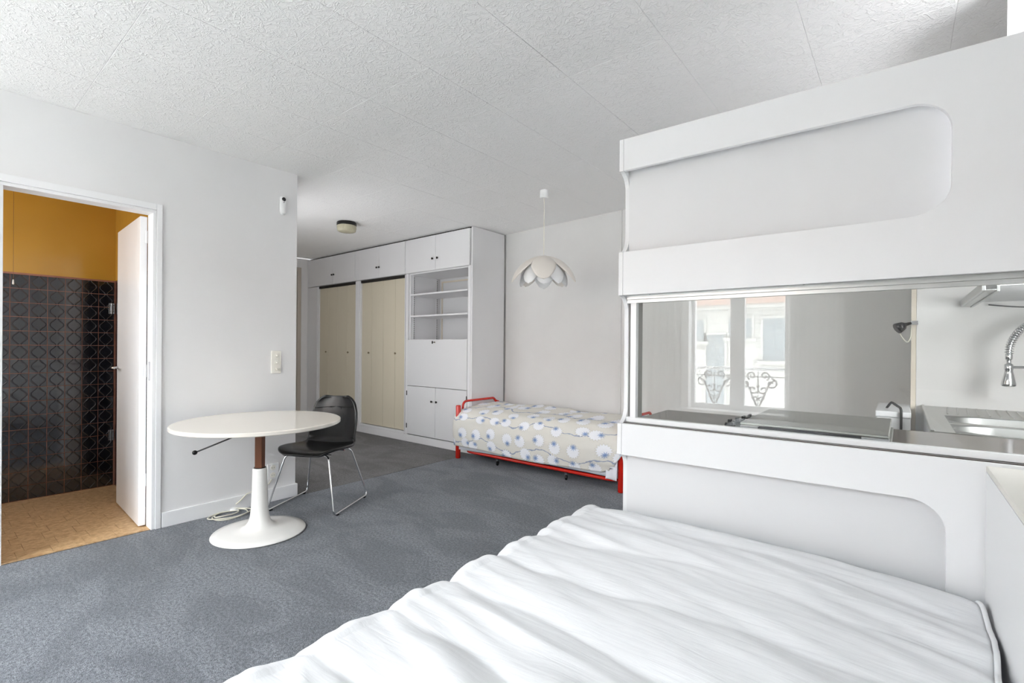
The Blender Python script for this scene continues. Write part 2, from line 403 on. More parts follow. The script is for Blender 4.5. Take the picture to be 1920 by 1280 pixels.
# kitchen wall
struct('wall_kitchen', 'grey wall behind the sink, its edge seen through the divider glass', 'wall', bx(.062, 1.0, 3.45, 4.05, 0, H), 'wall_grey')
struct('trim_3', 'narrow beige edge strip on the corner of the kitchen wall', 'trim', bx(.040, .0615, 3.452, 3.475, 0, 2.0), 'cream')
struct('wall_right', 'white wall to the right of the bed', 'wall', bx((.62, .72, -1.3, 1.86, 0, H), (.9, 1.0, 1.86, 3.449, 0, H)), 'wall')
struct('trim_4', 'white boxed-in ceiling duct at the upper right above the room divider', 'duct', prism([(.285, 2.45), (.311, 2.605), (.362, 2.917), (.37, 3.44), (.895, 3.44), (.895, 2.45)], 2.06, H-.001, 'z'), 'wall')
pa = struct('trim_5', 'low white parapet with a warm-white ledge along the right side of the bed', 'parapet')
obj('body', bx(.177, .615, -1.29, 1.795, .0, .85), 'laminate', pa)
obj('ledge', bx(.177, .615, -1.29, 1.795, .8505, .865), 'parapet_top', pa, bevel=.002)
# ================================================================== window wall behind the camera (seen in the divider glass)
xs = [-3.9] + [v for w in sorted(WINS) for v in w[:2]] + [.75]
parts = [(xs[0], xs[1], WY-.3, WY, 0, H), (xs[2], xs[3], WY-.3, WY, 0, H), (xs[4], xs[5], WY-.3, WY, 0, H)]
for x0, x1, z0, z1 in WINS: parts += [(x0, x1, WY-.3, WY, 0, z0), (x0, x1, WY-.3, WY, z1, H)]
struct('wall_window', 'white wall with tall windows, behind the viewpoint, reflected in the divider glass', 'wall', bx(*parts), 'wall')
for k, (x0, x1, z0, z1) in enumerate(WINS):
    w = struct('window_%d' % (k+1), ['white two-leaf window reflected in the divider glass', 'white two-leaf window further along the window wall, near the bathroom side'][k], 'window')
    y = WY-.12; m = (x0+x1)/2
    obj('window_frame', bx((x0, x0+.03, y-.05, y, z0, z1), (x1-.03, x1, y-.05, y, z0, z1), (x0+.03, x1-.03, y-.05, y, z1-.03, z1), (x0+.03, x1-.03, y-.05, y, z0, z0+.05)), 'trim', w)
    obj('window_stile', bx((m-.065, m+.065, y-.045, y+.02, z0+.051, z1-.031)), 'trim', w, bevel=.004)
    for a0, a1 in ((x0+.031, m-.066), (m+.066, x1-.031)):
        obj('pane', bx(a0, a1, y-.026, y-.022, z0+.051, z1-.031), 'winglass', w)
    obj('window_sill', bx(x0-.21, x1+.05, WY-.0, WY+.15, z0-.02, z0+.012), 'trim', w, bevel=.004)
# curtains
for k, (c0, c1) in enumerate(((-1.86, -1.5), (-.585, -.18))):
    bm = bmesh.new()
    def cf(u, v): 
        x = c0+(c1-c0)*u; return (x, WY+.14+.022*sin(u*(c1-c0)*2*pi/.07)+.006*sin(u*31), .06+v*2.36)
    grid(bm, cf, 60, 2)
    c = obj('curtain', bm, 'curtain', smooth=True)
    sm = c.modifiers.new('thickness', 'SOLIDIFY'); sm.thickness = .002
    tag(c, ['pale curtain gathered at the left of the reflected window', 'pale curtain gathered at the right of the reflected window'][k], 'curtain')
    # balcony railing
rl = thing('balcony_railing', 'wrought iron balcony railing with scrolls, reflected in the divider glass', 'railing', (0, 0, 0))
ry = -1.75; 
obj('handrail', bx(-1.95, -.35, ry-.03, ry+.03, .955, .985), 'trim', rl, bevel=.006)
obj('rail', bx((-1.95, -.35, ry-.006, ry+.006, .885, .895), (-1.95, -.35, ry-.008, ry+.008, .50, .515)), 'iron', rl)
obj('post', bx((-1.95, -1.93, ry-.01, ry+.01, .3, .954)), 'iron', rl); obj('post', bx((-.37, -.35, ry-.01, ry+.01, .3, .954)), 'iron', rl)
def spiral(cx, cz, r, a0, turns, d):
    return [(cx+d*r*(1-.8*t)*cos(a0+turns*2*pi*t), ry, cz+r*(1-.8*t)*sin(a0+turns*2*pi*t)) for t in [i/22 for i in range(23)]]
for cx in (-1.75, -1.33, -.91, -.49):
    bm = bmesh.new()
    for d in (-1, 1):
        tube(bm, spiral(cx+d*.06, .90, .045, -1.2, 1.3, d), .008, 5)
        tube(bm, spiral(cx+d*.12, .82, .055, 1.6, 1.2, -d), .008, 5)
        tube(bm, spiral(cx+d*.045, .76, .05, 2.2, 1.2, d), .008, 5)
        tube(bm, [(cx+d*(.16-.155*t**.7), ry, .86-.27*t+.02*sin(6*t)) for t in [i/12 for i in range(13)]], .009, 5)
        tube(bm, spiral(cx+d*.03, .66, .03, 0, 1.2, d), .007, 5)
    tube(bm, [(cx, ry, .95), (cx, ry, .51)], .004, 5)
    obj('scroll', bm, 'iron', rl, smooth=True)
# street and the house across
struct('trim_6', 'street level far below the window', 'street', bx(-25, 20, -30, -1.9, -9.2, -9), 'street')
fb = thing('apartment_building', 'cream rendered house across the street, reflected in the divider glass', 'building', (-2, -8, -9))
def F(*a): return bx(*[(q[0]+2, q[1]+2, q[2]+8, q[3]+8, q[4]+9, q[5]+9) for q in a])
fwins = [(-3.45, -2.95, 1.34, 1.84), (-2.42, -1.95, 1.42, 1.85), (-1.73, -1.28, .92, 1.84), (-4.6, -4.1, .92, 1.84), (-.7, -.2, .92, 1.84), (-2.9, -2.5, -.9, 1.5), (-5.9, -5.4, .92, 1.84)]
obj('wall', F((-12, 8, -9, -8, -9, 2.2)), 'facade', fb)
obj('cornice', F((-12, 8, -8, -7.75, 2.06, 2.2)), 'facade', fb, bevel=.03)
obj('roof', prism([(-1.0, 11.2), (.35, 11.15), (.35, 11.25), (-3.0, 13.2), (-3, 11.2)], -10, 10, 'x'), 'roof', fb)
for q in fwins:
    f = obj('window', F((q[0]-.05, q[0], -8, -7.96, q[2], q[3]), (q[1], q[1]+.05, -8, -7.96, q[2], q[3]), (q[0]-.05, q[1]+.05, -8, -7.96, q[3], q[3]+.05), (q[0]-.1, q[1]+.1, -8, -7.9, q[2]-.08, q[2])), 'facade', fb)
    obj('pane', F((q[0], q[1], -7.99, -7.985, q[2], q[3])), 'darkglass', f)

# ================================================================== bathroom
bw = struct('wall_bathroom', 'bathroom wall: ochre gloss paint above black relief tiles', 'wall', bx(-5.2, -5.098, -.6, 1.09, 1.695, 2.5), 'ochre')
obj('grout', bx(-5.2, -5.095, -.6, 1.09, 0, 1.694), 'grout', bw)
tm = None
for j in range(15):
    for i in range(16):
        y = 1.047-.1006*j-.0503+.0503*0; z = .105*i+.0525+.003
        if tm is None:
            w, l = .0482, .0504; bm = bmesh.new(); box(bm, -.005, .0, -w, w, -l, l)
            t = obj('tile', bm, 'tile', bw); tm = t.data
        else: t = bpy.data.objects.new('tile', tm); COL.objects.link(t); t.parent = bw
        t.location = (-5.0925, y, z); t.rotation_euler = (0, random.uniform(-.006, .006), random.uniform(-.006, .006))
struct('wall_bathroom_side', 'dark side wall of the bathroom behind the open door', 'wall', bx((-5.09, XL-.102, 1.055, 1.09, 0, 1.695)), 'tile')
struct('wall_bathroom_side', 'ochre upper side wall of the bathroom behind the open door', 'wall', bx((-5.097, XL-.102, 1.055, 1.09, 1.696, 2.5)), 'ochre')
struct('wall_bathroom_side', 'far bathroom wall out of sight to the left of the doorway', 'wall', bx((-5.09, XL-.102, -.6, -.5, 0, 2.5)), 'ochre')
struct('ceiling', 'ochre painted bathroom ceiling', 'ceiling', bx(-5.09, XL-.102, -.5, 1.054, 2.42, 2.5), 'ochre')
# door 1
d1 = struct('door_1', 'open white bathroom door with its casing in the left wall', 'door')
obj('door_frame', bx((XL-.1, XL+.006, dy0-.019, dy0, 0, dz), (XL-.1, XL+.006, dy1, dy1+.019, 0, dz), (XL-.1, XL+.006, dy0-.019, dy1+.019, dz, dz+.019),
    (XL+.0005, XL+.012, dy0-.06, dy0-.0195, 0, dz+.06), (XL+.0005, XL+.012, dy1+.0195, dy1+.05, 0, dz+.06), (XL+.0005, XL+.012, dy0-.019, dy1+.019, dz+.0195, dz+.06)), 'trim', d1, bevel=.0025)
la = radians(2.8); lf = empty('leaf_pivot'); bpy.data.objects.remove(lf)
leaf = obj('leaf', bx(-.70, 0, -.019, .019, .008, 1.99), 'trim', d1, (XL-.105, .925, 0), bevel=.003, rot=(0, 0, -la))
for z in (.30, 1.0, 1.86):
    obj('hinge', lathe(bmesh.new(), [(0, -.04), (.007, -.04), (.007, .04), (0, .04)], 10), 'trim', leaf, (.006, .012, z))
bm = bmesh.new(); tube(bm, rounded([(-.655, -.019, 1.0), (-.655, -.06, 1.0), (-.555, -.06, 1.0)], .012), .008, 8)
hd = obj('door_handle', bm, 'chrome', leaf, smooth=True)
bm = bmesh.new(); tube(bm, rounded([(-.655, .02, 1.0), (-.655, .06, 1.0), (-.735, .06, 1.0)], .012), .008, 8)
obj('door_handle', bm, 'chrome', leaf, smooth=True)
obj('strike_plate', bx(XL-.062, XL-.03, dy1-.0025, dy1-.0005, .94, 1.06), 'chrome', d1)
for k, z in enumerate((1.42, .375)):
    h = obj('hinge_plate', bx((0, .004, -.018, .018, 0, .088), (.004, .012, -.006, .006, 0, .088)), 'chrome', loc=(-5.088, 1.030, z), bevel=.001)
    for dz_ in (.018, .070):
        for s in (-1, 1):
            c = bmesh.new(); bmesh.ops.create_uvsphere(c, u_segments=8, v_segments=5, radius=.0035)
            obj('screw', c, 'black', h, (.004, s*.012, dz_))
    tag(h, ['upper chrome hinge plate on the black tiles beside the open door', 'lower chrome hinge plate on the black tiles beside the open door'][k], 'hinge')
pc = thing('pull_cord', 'thin pull cord with a small white weight hanging on the bathroom wall', 'cord', (-5.07, .458, 2.40))
obj('cord', tube(bmesh.new(), [(0, 0, 0), (0, 0, -.76)], .0012, 6), 'pull', pc)
obj('weight', lathe(bmesh.new(), [(0, -.80), (.006, -.795), (.004, -.765), (0, -.76)], 10), 'whiteplastic', pc)
tb = thing('towel_hook', 'thin chrome towel bar end at the left edge of the bathroom doorway', 'towel rail', (-4.55, .30, .93))
obj('bar', tube(bmesh.new(), rounded([(0, -.25, .10), (0, .03, .04), (0, .06, -.02), (0, -.02, -.06), (0, -.25, -.06)], .03), .006, 8), 'chrome', tb, smooth=True)

# ================================================================== small fittings on the left wall
s_ = thing('motion_sensor', 'white pill-shaped security sensor high on the wall near the corner', 'sensor', (XL+.001, 1.757, 2.16))
bm = bmesh.new()
def pill(u, v):
    a = 2*pi*u; z = v*.145; r = .0235
    e = min(z, .145-z); k = sqrt(max(0, 1-(1-min(1, e/.022))**2)); return (.016+.016*cos(a)*max(k, .02), r*sin(a)*max(k, .02), z)
grid(bm, pill, 20, 20); bmesh.ops.remove_doubles(bm, verts=bm.verts, dist=.0002)
obj('body', bm, 'whiteplastic', s_, smooth=True)
bm = bmesh.new(); bmesh.ops.create_uvsphere(bm, u_segments=20, v_segments=12, radius=.0165)
obj('lens', bm, 'black', s_, (.024, .002, .117), smooth=True)
bm = bmesh.new(); bmesh.ops.create_uvsphere(bm, u_segments=8, v_segments=6, radius=.0035); obj('detector', bm, 'black', s_, (.0315, .001, .094), smooth=True)
sw = thing('light_switch', 'ivory wall plate with three toggle switches right of the doorway', 'switch', (XL+.001, 1.72, 1.045))
obj('plate', bx(0, .009, -.037, .037, -.085, .085), 'ivory', sw, bevel=.004)
for z in (-.05, 0, .05):
    obj('toggle', prism([(-.011, z-.014), (.011, z-.014), (.011, z+.014), (-.011, z+.014)], .009, .014, 'x'), 'ivory', sw, bevel=.003)
    obj('toggle', tube(bmesh.new(), [(.012, 0, z), (.026, 0, z-.008)], [.006, .004], 8), 'ivory', sw, smooth=True)
so = thing('wall_socket', 'white double power socket low on the wall behind the round table', 'socket', (XL+.001, 1.70, .225))
obj('plate', bx(0, .01, -.04, .045, -.058, .058), 'whiteplastic', so, bevel=.004)
for z in (-.028, .028):
    obj('outlet', lathe(bmesh.new(), [(0, .012), (.017, .012), (.021, .010), (.021, 0), (0, 0)], 20), 'ivory', so, (0, 0, z), rot=(0, radians(90), 0))
    for y in (-.008, .008): obj('pin_hole', bx(.011, .0128, y-.002, y+.002, z-.002, z+.002), 'black', so)
# ================================================================== ceiling fittings
cl = thing('ceiling_light', 'small round flush ceiling light with ribbed glass and black rim in the hallway', 'light', (-4.66, 2.925, 0))
obj('base', lathe(bmesh.new(), [(0, 2.499), (.098, 2.499), (.103, 2.49), (.103, 2.468), (.098, 2.462), (0, 2.462)], 48), 'black', cl, smooth=False)
bm = bmesh.new(); n = 72
def ribbed(u, v):
    prof = [(.098, 2.4615), (.099, 2.44), (.092, 2.405), (.08, 2.398), (.04, 2.394), (0.001, 2.393)]
    r, z = prof[int(round(v*5))]; a = 2*pi*u; r = r*(1+.018*cos(36*a)) if r > .07 else r; return (r*cos(a), r*sin(a), z)
grid(bm, ribbed, 144, 5); bmesh.ops.remove_doubles(bm, verts=bm.verts, dist=.00005)
obj('glass_shade', bm, 'frost', cl, smooth=True)
pl_ = thing('pendant_lamp', 'white lotus-petal pendant lamp hanging over the red day bed', 'lamp', (-2.365, 3.35, 0))
obj('ceiling_rose', lathe(bmesh.new(), [(0, 2.499), (.036, 2.499), (.036, 2.437), (.03, 2.432), (0, 2.432)], 28), 'whiteplastic', pl_, bevel=0, smooth=False)
obj('cord', tube(bmesh.new(), [(0, 0, 2.433), (0, 0, 1.94)], .003, 8), 'cable', pl_)
def petal(L, W, tops, hook, mat, az, name='petal'):
    bm = bmesh.new()
    def fn(u, v):
        t = v; s = (u-.5)*2
        # centre line: leaves the hub flat, then droops
        th = t*radians(tops)
        # integrate
        x = z = 0; N = 24
        for k in range(int(N*t)+0):
            a = (k+.5)/N*radians(tops); x += L/N*cos(a); z -= L/N*sin(a)
        w = W/2*(sin(pi*min(1, t*.93+.07))**.62 if t < 1 else 0)
        w = W/2*max(0.0, (1-(2*t-1.0)**2*(1 if t > .5 else .62)))**.55
        # curl the sides downwards (cupped shell)
        curl = hook*(s*w/(W/2))**2
        nx, nz = sin(th), cos(th)
        return (x-nx*curl, s*w, z-nz*curl)
    grid(bm, fn, 12, 24)
    o = obj(name, bm, mat, pl_, (0, 0, 1.944), smooth=True, rot=(0, 0, az))
    m = o.modifiers.new('thickness', 'SOLIDIFY'); m.thickness = .003; m.offset = -1
    return o
front = atan2(-3.35, 2.365)
for k in range(5): petal(.395, .205, 80, .04, 'petal', front+k*2*pi/5)
for k in range(5):
    o = petal(.36, .19, 98, .045, 'petal_in', front+(k+.5)*2*pi/5 if k else front+pi/5); o.location.z = 1.93
o = petal(.34, .21, 112, .05, 'petal_in', front+.05); o.location.z = 1.925
obj('bulb_holder', lathe(bmesh.new(), [(0, 1.955), (.02, 1.95), (.024, 1.94), (.022, 1.87), (0, 1.865)], 20), 'whiteplastic', pl_, smooth=True)

# ================================================================== fitted wardrobes
Yf = YC
def knob(parent, x, z, y=Yf-.018, mat='knob', r=.013):
    p = [(0, .022), (r*.6, .021), (r, .016), (r*.9, .010), (r*.45, .007), (r*.45, 0), (0, 0)]
    return obj('knob', lathe(bmesh.new(), p, 16), mat, parent, (x, y, z), smooth=True, rot=(radians(90), 0, 0))
ztop = 2.478
units = [(-6.985, -5.880, -6.432, [-6.455, -6.405], 'leftmost and darkest'), (-5.876, -4.799, -5.331, [-5.372, -5.320], 'middle'), (-4.795, -3.690, -4.245, [-4.288, -4.205], 'right-hand')]
lab = ['overhead cupboard in the far hallway corner, above the left folding doors', 'overhead cupboard above the four-panel folding doors, in the middle', 'overhead cupboard above the open shelves, nearest the red bed']
for (x0, x1, xm, kx, _), lb in zip(units, lab):
    t = thing('overhead_cupboard', lb, 'cupboard', (0, 0, 0), group='cupboards under the ceiling')
    obj('carcass', bx(x0, x1, Yf+.003, 4.38, 2.068, ztop), 'cab', t)
    for a, b, s in ((x0+.002, xm-.0015, 0), (xm+.0015, x1-.002, 1)):
        d = obj('door', bx(a, b, Yf-.017, Yf+.001, 2.07, ztop-.002), 'cab', t, bevel=.0015)
        knob(d, kx[s], 2.203)
struct('trim_7', 'white filler strip closing the gap beside the hallway end wall', 'filler', bx((-7.155, -6.989, Yf-.012, Yf+.01, 2.068, ztop), (-7.155, -6.873, Yf-.012, Yf+.01, 0, 2.06)), 'cab', bevel=.001)
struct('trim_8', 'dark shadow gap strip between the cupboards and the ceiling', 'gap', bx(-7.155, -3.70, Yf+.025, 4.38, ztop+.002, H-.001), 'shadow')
struct('baseboard_back', 'white plinth board running under the wardrobes and cabinet', 'baseboard', bx(-6.87, -3.665, Yf-.004, Yf+.02, 0, .088), 'cab', bevel=.002)
# wardrobes with folding doors
for wi, (x0, x1, xs_, kx, lb) in enumerate(((-6.868, -5.872, [-6.868, -6.62, -6.37, -6.12, -5.872], [-6.662, -6.085], 'beige folding-door wardrobe at the dark hallway end, behind the black chair'),
                               (-5.778, -4.806, [-5.778, -5.537, -5.284, -5.034, -4.806], [-5.589, -5.019], 'beige four-panel folding-door wardrobe next to the white shelves'))):
    t = thing('wardrobe', lb, 'wardrobe', group='wardrobes with folding doors')
    obj('carcass', bx((x0-.0, x0+.014, Yf, 4.38, .09, 2.062), (x1-.014, x1, Yf, 4.38, .09, 2.062), (x0+.014, x1-.014, 4.36, 4.38, .09, 2.062), (x0+.014, x1-.014, Yf+.02, 4.36, .09, .112)), 'cab', t)
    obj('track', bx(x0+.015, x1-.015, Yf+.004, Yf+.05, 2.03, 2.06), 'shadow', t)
    obj('threshold', bx(x0+.015, x1-.015, Yf-.003, Yf+.018, .089, .118), 'cab', t)
    ps = []
    for a, b in zip(xs_[:-1], xs_[1:]):
        a_, b_ = max(a, x0+.017), min(b, x1-.017)
        ps.append(obj('door_panel', bx(a_+.0015, b_-.0015, Yf+.022, Yf+.040, .123, 2.028), 'beige', t, bevel=.002))
    for x in kx:
        i = [j for j in range(4) if xs_[j] <= x < xs_[j+1]][0]
        knob(ps[i], x, 1.082, Yf+.021, 'brass', .014)
struct('trim_9', 'pale upright between the two folding-door wardrobes', 'post', bx(-5.868, -5.783, Yf-.008, Yf+.03, .089, 2.064), 'cab', bevel=.002)
# shelf + secretary cabinet
t = thing('shelf_cabinet', 'tall white cabinet with open shelves, a drop-front flap and two lower doors', 'cabinet')
obj('side_panel', bx(-3.682, -3.660, Yf, 4.38, 0.0, 2.494), 'cab', t, bevel=.001)
obj('side_panel', bx(-4.797, -4.775, Yf, 4.38, .089, 2.066), 'cab', t)
obj('stile', bx((-4.775, -4.748, Yf-.004, Yf+.02, .09, 2.066)), 'cab', t); obj('stile', bx(-3.723, -3.6825, Yf-.004, Yf+.02, .09, 2.066), 'cab', t)
obj('lining', bx((-4.774, -4.73, Yf+.021, 4.36, 1.25, 2.066), (-3.74, -3.6825, Yf+.021, 4.36, 1.25, 2.066), (-4.73, -3.74, Yf+.01, 4.345, 1.236, 1.256), (-4.73, -3.74, Yf+.01, 4.345, 2.052, 2.066)), 'cab', t)
obj('back_panel', bx(-4.774, -3.6825, 4.345, 4.36, .1, 2.066), 'laminate_grey', t)
obj('back_trim', bx((-4.69, -4.672, 4.335, 4.3445, 1.258, 2.02), (-4.672, -3.76, 4.335, 4.3445, 2.0, 2.02)), 'cream', t)
for z in (1.795, 1.532):
    obj('shelf', bx(-4.722, -3.745, Yf+.01, 4.30, z, z+.018), 'cab', t, bevel=.001)
for x, s in ((-4.73, 1), (-3.74, -1)):
    for y in (Yf+.07, 4.29):
        r = obj('shelf_standard', bx(min(x, x+s*.006), max(x, x+s*.006), y-.011, y+.011, 1.258, 2.05), 'cab', t)
        obj('slots', bx(*[(min(x+s*.0055, x+s*.0072), max(x+s*.0055, x+s*.0072), y-.004, y+.004, z0, z0+.013) for z0 in [1.27+.024*q for q in range(32)]]), 'shadow', r)['kind'] = 'stuff'
fl = obj('drop_front', bx(-4.745, -3.7255, Yf-.014, Yf+.004, .694, 1.252), 'laminate_grey', t, bevel=.0015)
obj('keyhole', lathe(bmesh.new(), [(0, .004), (.009, .003), (.009, 0), (0, 0)], 14), 'brass', fl, (-4.247, Yf-.0145, 1.222), rot=(radians(90), 0, 0))
obj('key', bx((-4.25, -4.246, Yf-.045, Yf-.016, 1.219, 1.225), (-4.25, -4.246, Yf-.06, Yf-.043, 1.205, 1.237)), 'knob', fl, bevel=.001)
for a, b, kx_, hx in ((-4.745, -4.234, -4.288, -4.747), (-4.231, -3.7255, -4.205, -3.7225)):
    d = obj('door', bx(a, b, Yf-.014, Yf+.004, .100, .688), 'laminate_grey', t, bevel=.0015)
    knob(d, kx_, .525, Yf-.0145)
    for z in (.20, .60): obj('hinge', bx(hx-.004, hx+.004, Yf-.022, Yf-.0145, z-.028, z+.028), 'knob', d, bevel=.001)

# ================================================================== room divider with kitchen hatch
A0 = Vector((-.870, 1.776, 0)); EA = radians(1.805)
dv = thing('room_divider', 'white room divider unit with rounded recesses and a glass hatch over the counter', 'room divider', A0, EA)
UR = 1.49
out = [(.002, .745)] + arc(.885, .66, .085, .085, 90, 0) + [(.97, 0), (UR, 0), (UR, 2.003), (.002, 2.003), (.002, 1.877)] + arc(.887, 1.792, .088, .085, 90, 0) + arc(.878, 1.636, .097, .082, 0, -90) + \
      [(.002, 1.554), (.002, 1.381), (1.42, 1.381), (1.42, .870), (.002, .870)]
obj('front_panel', prism(out, 0, .018, 'y'), 'laminate', dv, bevel=.0015)
R = .060
prof = [(.0, .745)] + arc(0, .69, R, R, 90, 0, 8) + [(R, 0), (.52, 0), (.52, .83), (.2, .83), (.2, 1.99), (0, 2.003), (0, 1.877)] + arc(0, 1.812, R, .065, 90, 0, 8) + arc(0, 1.62, R, .066, 0, -90, 8) + \
       [(0, 1.381)] + arc(0, 1.318, R, .063, 90, 0, 8) + arc(0, .935, R, .065, 0, -90, 8)
obj('end_panel', prism([(y, z) for y, z in prof], -.0165, .0012, 'x'), 'laminate', dv, bevel=.001)
obj('recess_panel', bx(.002, 1.05, .056, .066, 1.50, 1.93), 'laminate_grey', dv)
obj('recess_panel', bx(.002, 1.05, .056, .066, 0, .80), 'laminate_grey', dv)
obj('top_panel', bx((.002, UR, .067, .34, 1.96, 1.976)), 'laminate', dv)
obj('bottom_panel', bx((.002, UR, .0185, .34, 1.384, 1.40)), 'laminate', dv)
obj('back_panel', bx((.20, UR, .341, .357, 1.384, 1.976)), 'laminate', dv)
obj('back_panel', bx((.02, UR, .50, .515, 0, .83)), 'laminate', dv)
wt = obj('worktop', bx(-.0, UR, .0185, .535, .832, .872), 'worktop', dv, bevel=.002); wt['label'] = 'dark glossy laminate worktop'
obj('window_track', bx((.0014, 1.42, .040, .068, 1.366, 1.3835), (.0014, 1.42, .046, .062, 1.352, 1.366)), 'alu', dv, bevel=.001)
obj('window_track', bx((.0014, 1.42, .042, .066, .8725, .892)), 'trim', dv, bevel=.001)
obj('hatch_frame', bx((.0180, .042, .042, .066, .892, 1.352)), 'trim', dv, bevel=.001)
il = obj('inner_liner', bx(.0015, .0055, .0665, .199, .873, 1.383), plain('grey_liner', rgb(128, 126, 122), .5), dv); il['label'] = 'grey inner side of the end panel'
g = obj('glass_pane', bx(.024, 1.42, .0525, .0575, .892, 1.352), 'glass', dv); g['label'] = 'clear glass hatch pane reflecting the window'
for u in (.10, .62): obj('screw', lathe(bmesh.new(), [(0, 0), (.0035, .0), (.0025, -.002), (0, -.0022)], 10), 'knob', dv, (u, .034, 1.3838))
# hob
hb = thing('hob', 'stainless gas hob under a closed flat steel lid on the worktop', 'hob', (0, 0, 0))
def W(x, y): return (x, y)
hx0, hx1, hy0, hy1 = -.50, -.028, 1.885, 2.33
obj('base_plate', bx(hx0-.03, hx1+.006, hy0-.005, hy1, .8725, .879), 'steel', hb, bevel=.002)
obj('burner_well', bx(hx0+.055, hx1-.01, hy0+.02, hy1-.03, .8795, .893), 'black', hb)
obj('lid', bx(hx0+.045, hx1, hy0, hy1+.045, .897, .907), 'steel', hb, bevel=.003)
obj('hinge', bx((hx0+.045, hx0+.105, hy0-.004, hy0+.016, .8795, .8965)), 'chrome', hb, bevel=.003); obj('hinge', bx((hx1-.07, hx1+.002, hy0-.004, hy0+.016, .8795, .8965)), 'chrome', hb, bevel=.003)
for k, (x, y) in enumerate(((-.505, 1.945), (-.495, 2.01), (-.488, 2.075), (-.48, 2.14))):
    q = obj('knob', lathe(bmesh.new(), [(0, .014), (.016, .013), (.019, .006), (.019, 0), (0, 0)], 18), 'black', hb, (x, y, .8795))
    obj('grip', bx(-.004, .004, -.017, .017, .014, .026), 'black', q, bevel=.002)
# sink unit
sk = thing('sink', 'double-bowl stainless steel sink with draining board, seen through the hatch glass', 'sink', (0, 0, 0))
sx0, sx1, sy0, sy1, sz = .085, .80, 2.372, 3.445, .872
def sinktop():
    bm = bmesh.new(); holes = [(.155, 2.39, .56, 2.655), (.155, 2.71, .56, 3.00)]
    X = [sx0, .155, .56, sx1]; Yv = [sy0, 2.39, 2.655, 2.71, 3.00, sy1]
    for i in range(3):
        for j in range(5):
            if i == 1 and j in (1, 3): continue
            box(bm, X[i], X[i+1], Yv[j], Yv[j+1], sz-.012, sz)
    return bm
def bowltop(cx0, cy0, cx1, cy1, rc):
    """square frame with a rounded hole, fills the corner of the cut-out"""
    pts = []
    for (x, y, a0) in ((cx1-rc, cy1-rc, 0), (cx0+rc, cy1-rc, 90), (cx0+rc, cy0+rc, 180), (cx1-rc, cy0+rc, 270)):
        pts += [(p, q) for p, q in arc(x, y, rc, rc, a0, a0+90, 6)]
    return pts
obj('sink_top', sinktop(), 'steel', sk)
for (a, b, c, d) in ((.155, 2.39, .56, 2.655), (.155, 2.71, .56, 3.00)):
    pts = bowltop(a, b, c, d, .13); bm = bmesh.new(); rings = []
    mx, my = (a+c)/2, (b+d)/2
    sq = []
    for p, q in pts:   # project to the square rim
        dx, dy_ = p-mx, q-my; k = min((c-a)/2/max(abs(dx), 1e-6), (d-b)/2/max(abs(dy_), 1e-6)); sq.append((mx+dx*k, my+dy_*k))
    rings.append([bm.verts.new((p, q, sz)) for p, q in sq])
    for s, z in ((1.0, sz), (.985, sz-.004), (.95, sz-.06), (.90, sz-.13), (.8, sz-.15), (.1, sz-.155)):
        rings.append([bm.verts.new((mx+(p-mx)*s, my+(q-my)*s, z)) for p, q in pts])
    n = len(pts)
    for Aa, Bb in zip(rings, rings[1:]):
        for k in range(n): bm.faces.new((Aa[k], Aa[(k+1) % n], Bb[(k+1) % n], Bb[k]))
    bm.faces.new(rings[-1]); obj('bowl', bm, 'bowl_steel_shaded', sk, smooth=True)
gr = bmesh.new()
for k in range(16): tube(gr, [(.17+k*.036, 3.06, sz+.001), (.19+k*.036, 3.40, sz+.002)], .004, 6)
obj('drainer_ribs', gr, 'steel', sk)['kind'] = 'stuff'
obj('rim', bx((sx0, sx0+.012, sy0, sy1, sz+.0002, sz+.006)), 'steel', sk, bevel=.002)
obj('base_cabinet', bx(sx0+.01, sx1, sy0+.0, sy1, 0, sz-.165), 'laminate', sk); obj('base_front', bx(sx0+.01, sx0+.02, sy0, sy1, sz-.164, sz-.013), 'laminate', sk)
# faucet
fa = thing('faucet', 'chrome spring-hose kitchen faucet hanging over the sink at the right edge', 'faucet', (.66, 3.42, sz+.0005))
hx, hy = .392-.66, 3.232-3.42
bm = bmesh.new(); path = []
for i in range(60):
    t = i/59; a = pi*t
    path.append((hx*(1-cos(pi-a))/2 if 0 else hx*(.5-.5*cos(a)) if 0 else hx*(1+cos(a))/2, hy*(1+cos(a))/2, (1.155-sz)+.16*sin(a)))
tube(bm, path, .009, 8); obj('hose', bm, 'chrome', fa, smooth=True)
bm = bmesh.new(); hel = []; N = 60*12
for i in range(N):
    t = i/(N-1); q = t*59; k = min(58, int(q)); f = q-k
    p = Vector(path[k]).lerp(Vector(path[k+1]), f); tg = (Vector(path[k+1])-Vector(path[k])).normalized()
    s1 = tg.cross(Vector((hy, -hx, 0)).normalized()).normalized(); s2 = tg.cross(s1)
    an = 2*pi*t*44; hel.append(p+(s1*cos(an)+s2*sin(an))*.0145)
tube(bm, hel, .0022, 5); obj('spring', bm, 'chrome', fa, smooth=True)
obj('riser', tube(bmesh.new(), [(0, 0, 0), (0, 0, 1.157-sz)], .013, 14), 'chrome', fa, smooth=True)
obj('support_arm', bx(0, 1, -.004, .004, -.006, .006), 'chrome', fa, (hx+.008, hy+.006, 1.095-sz), rot=(0, 0, atan2(-hy, -hx))).scale = (sqrt(hx*hx+hy*hy)-.01, 1, 1)
obj('spray_head', lathe(bmesh.new(), [(0, .150), (.010, .150), (.013, .145), (.013, .125), (.008, .12), (.008, .105), (.016, .10), (.016, .075), (.014, .072), (.017, .055), (.026, .01), (.026, 0), (.022, -.003), (0, -.003)], 28), 'chrome', fa, (hx, hy, 1.008-sz), smooth=True)
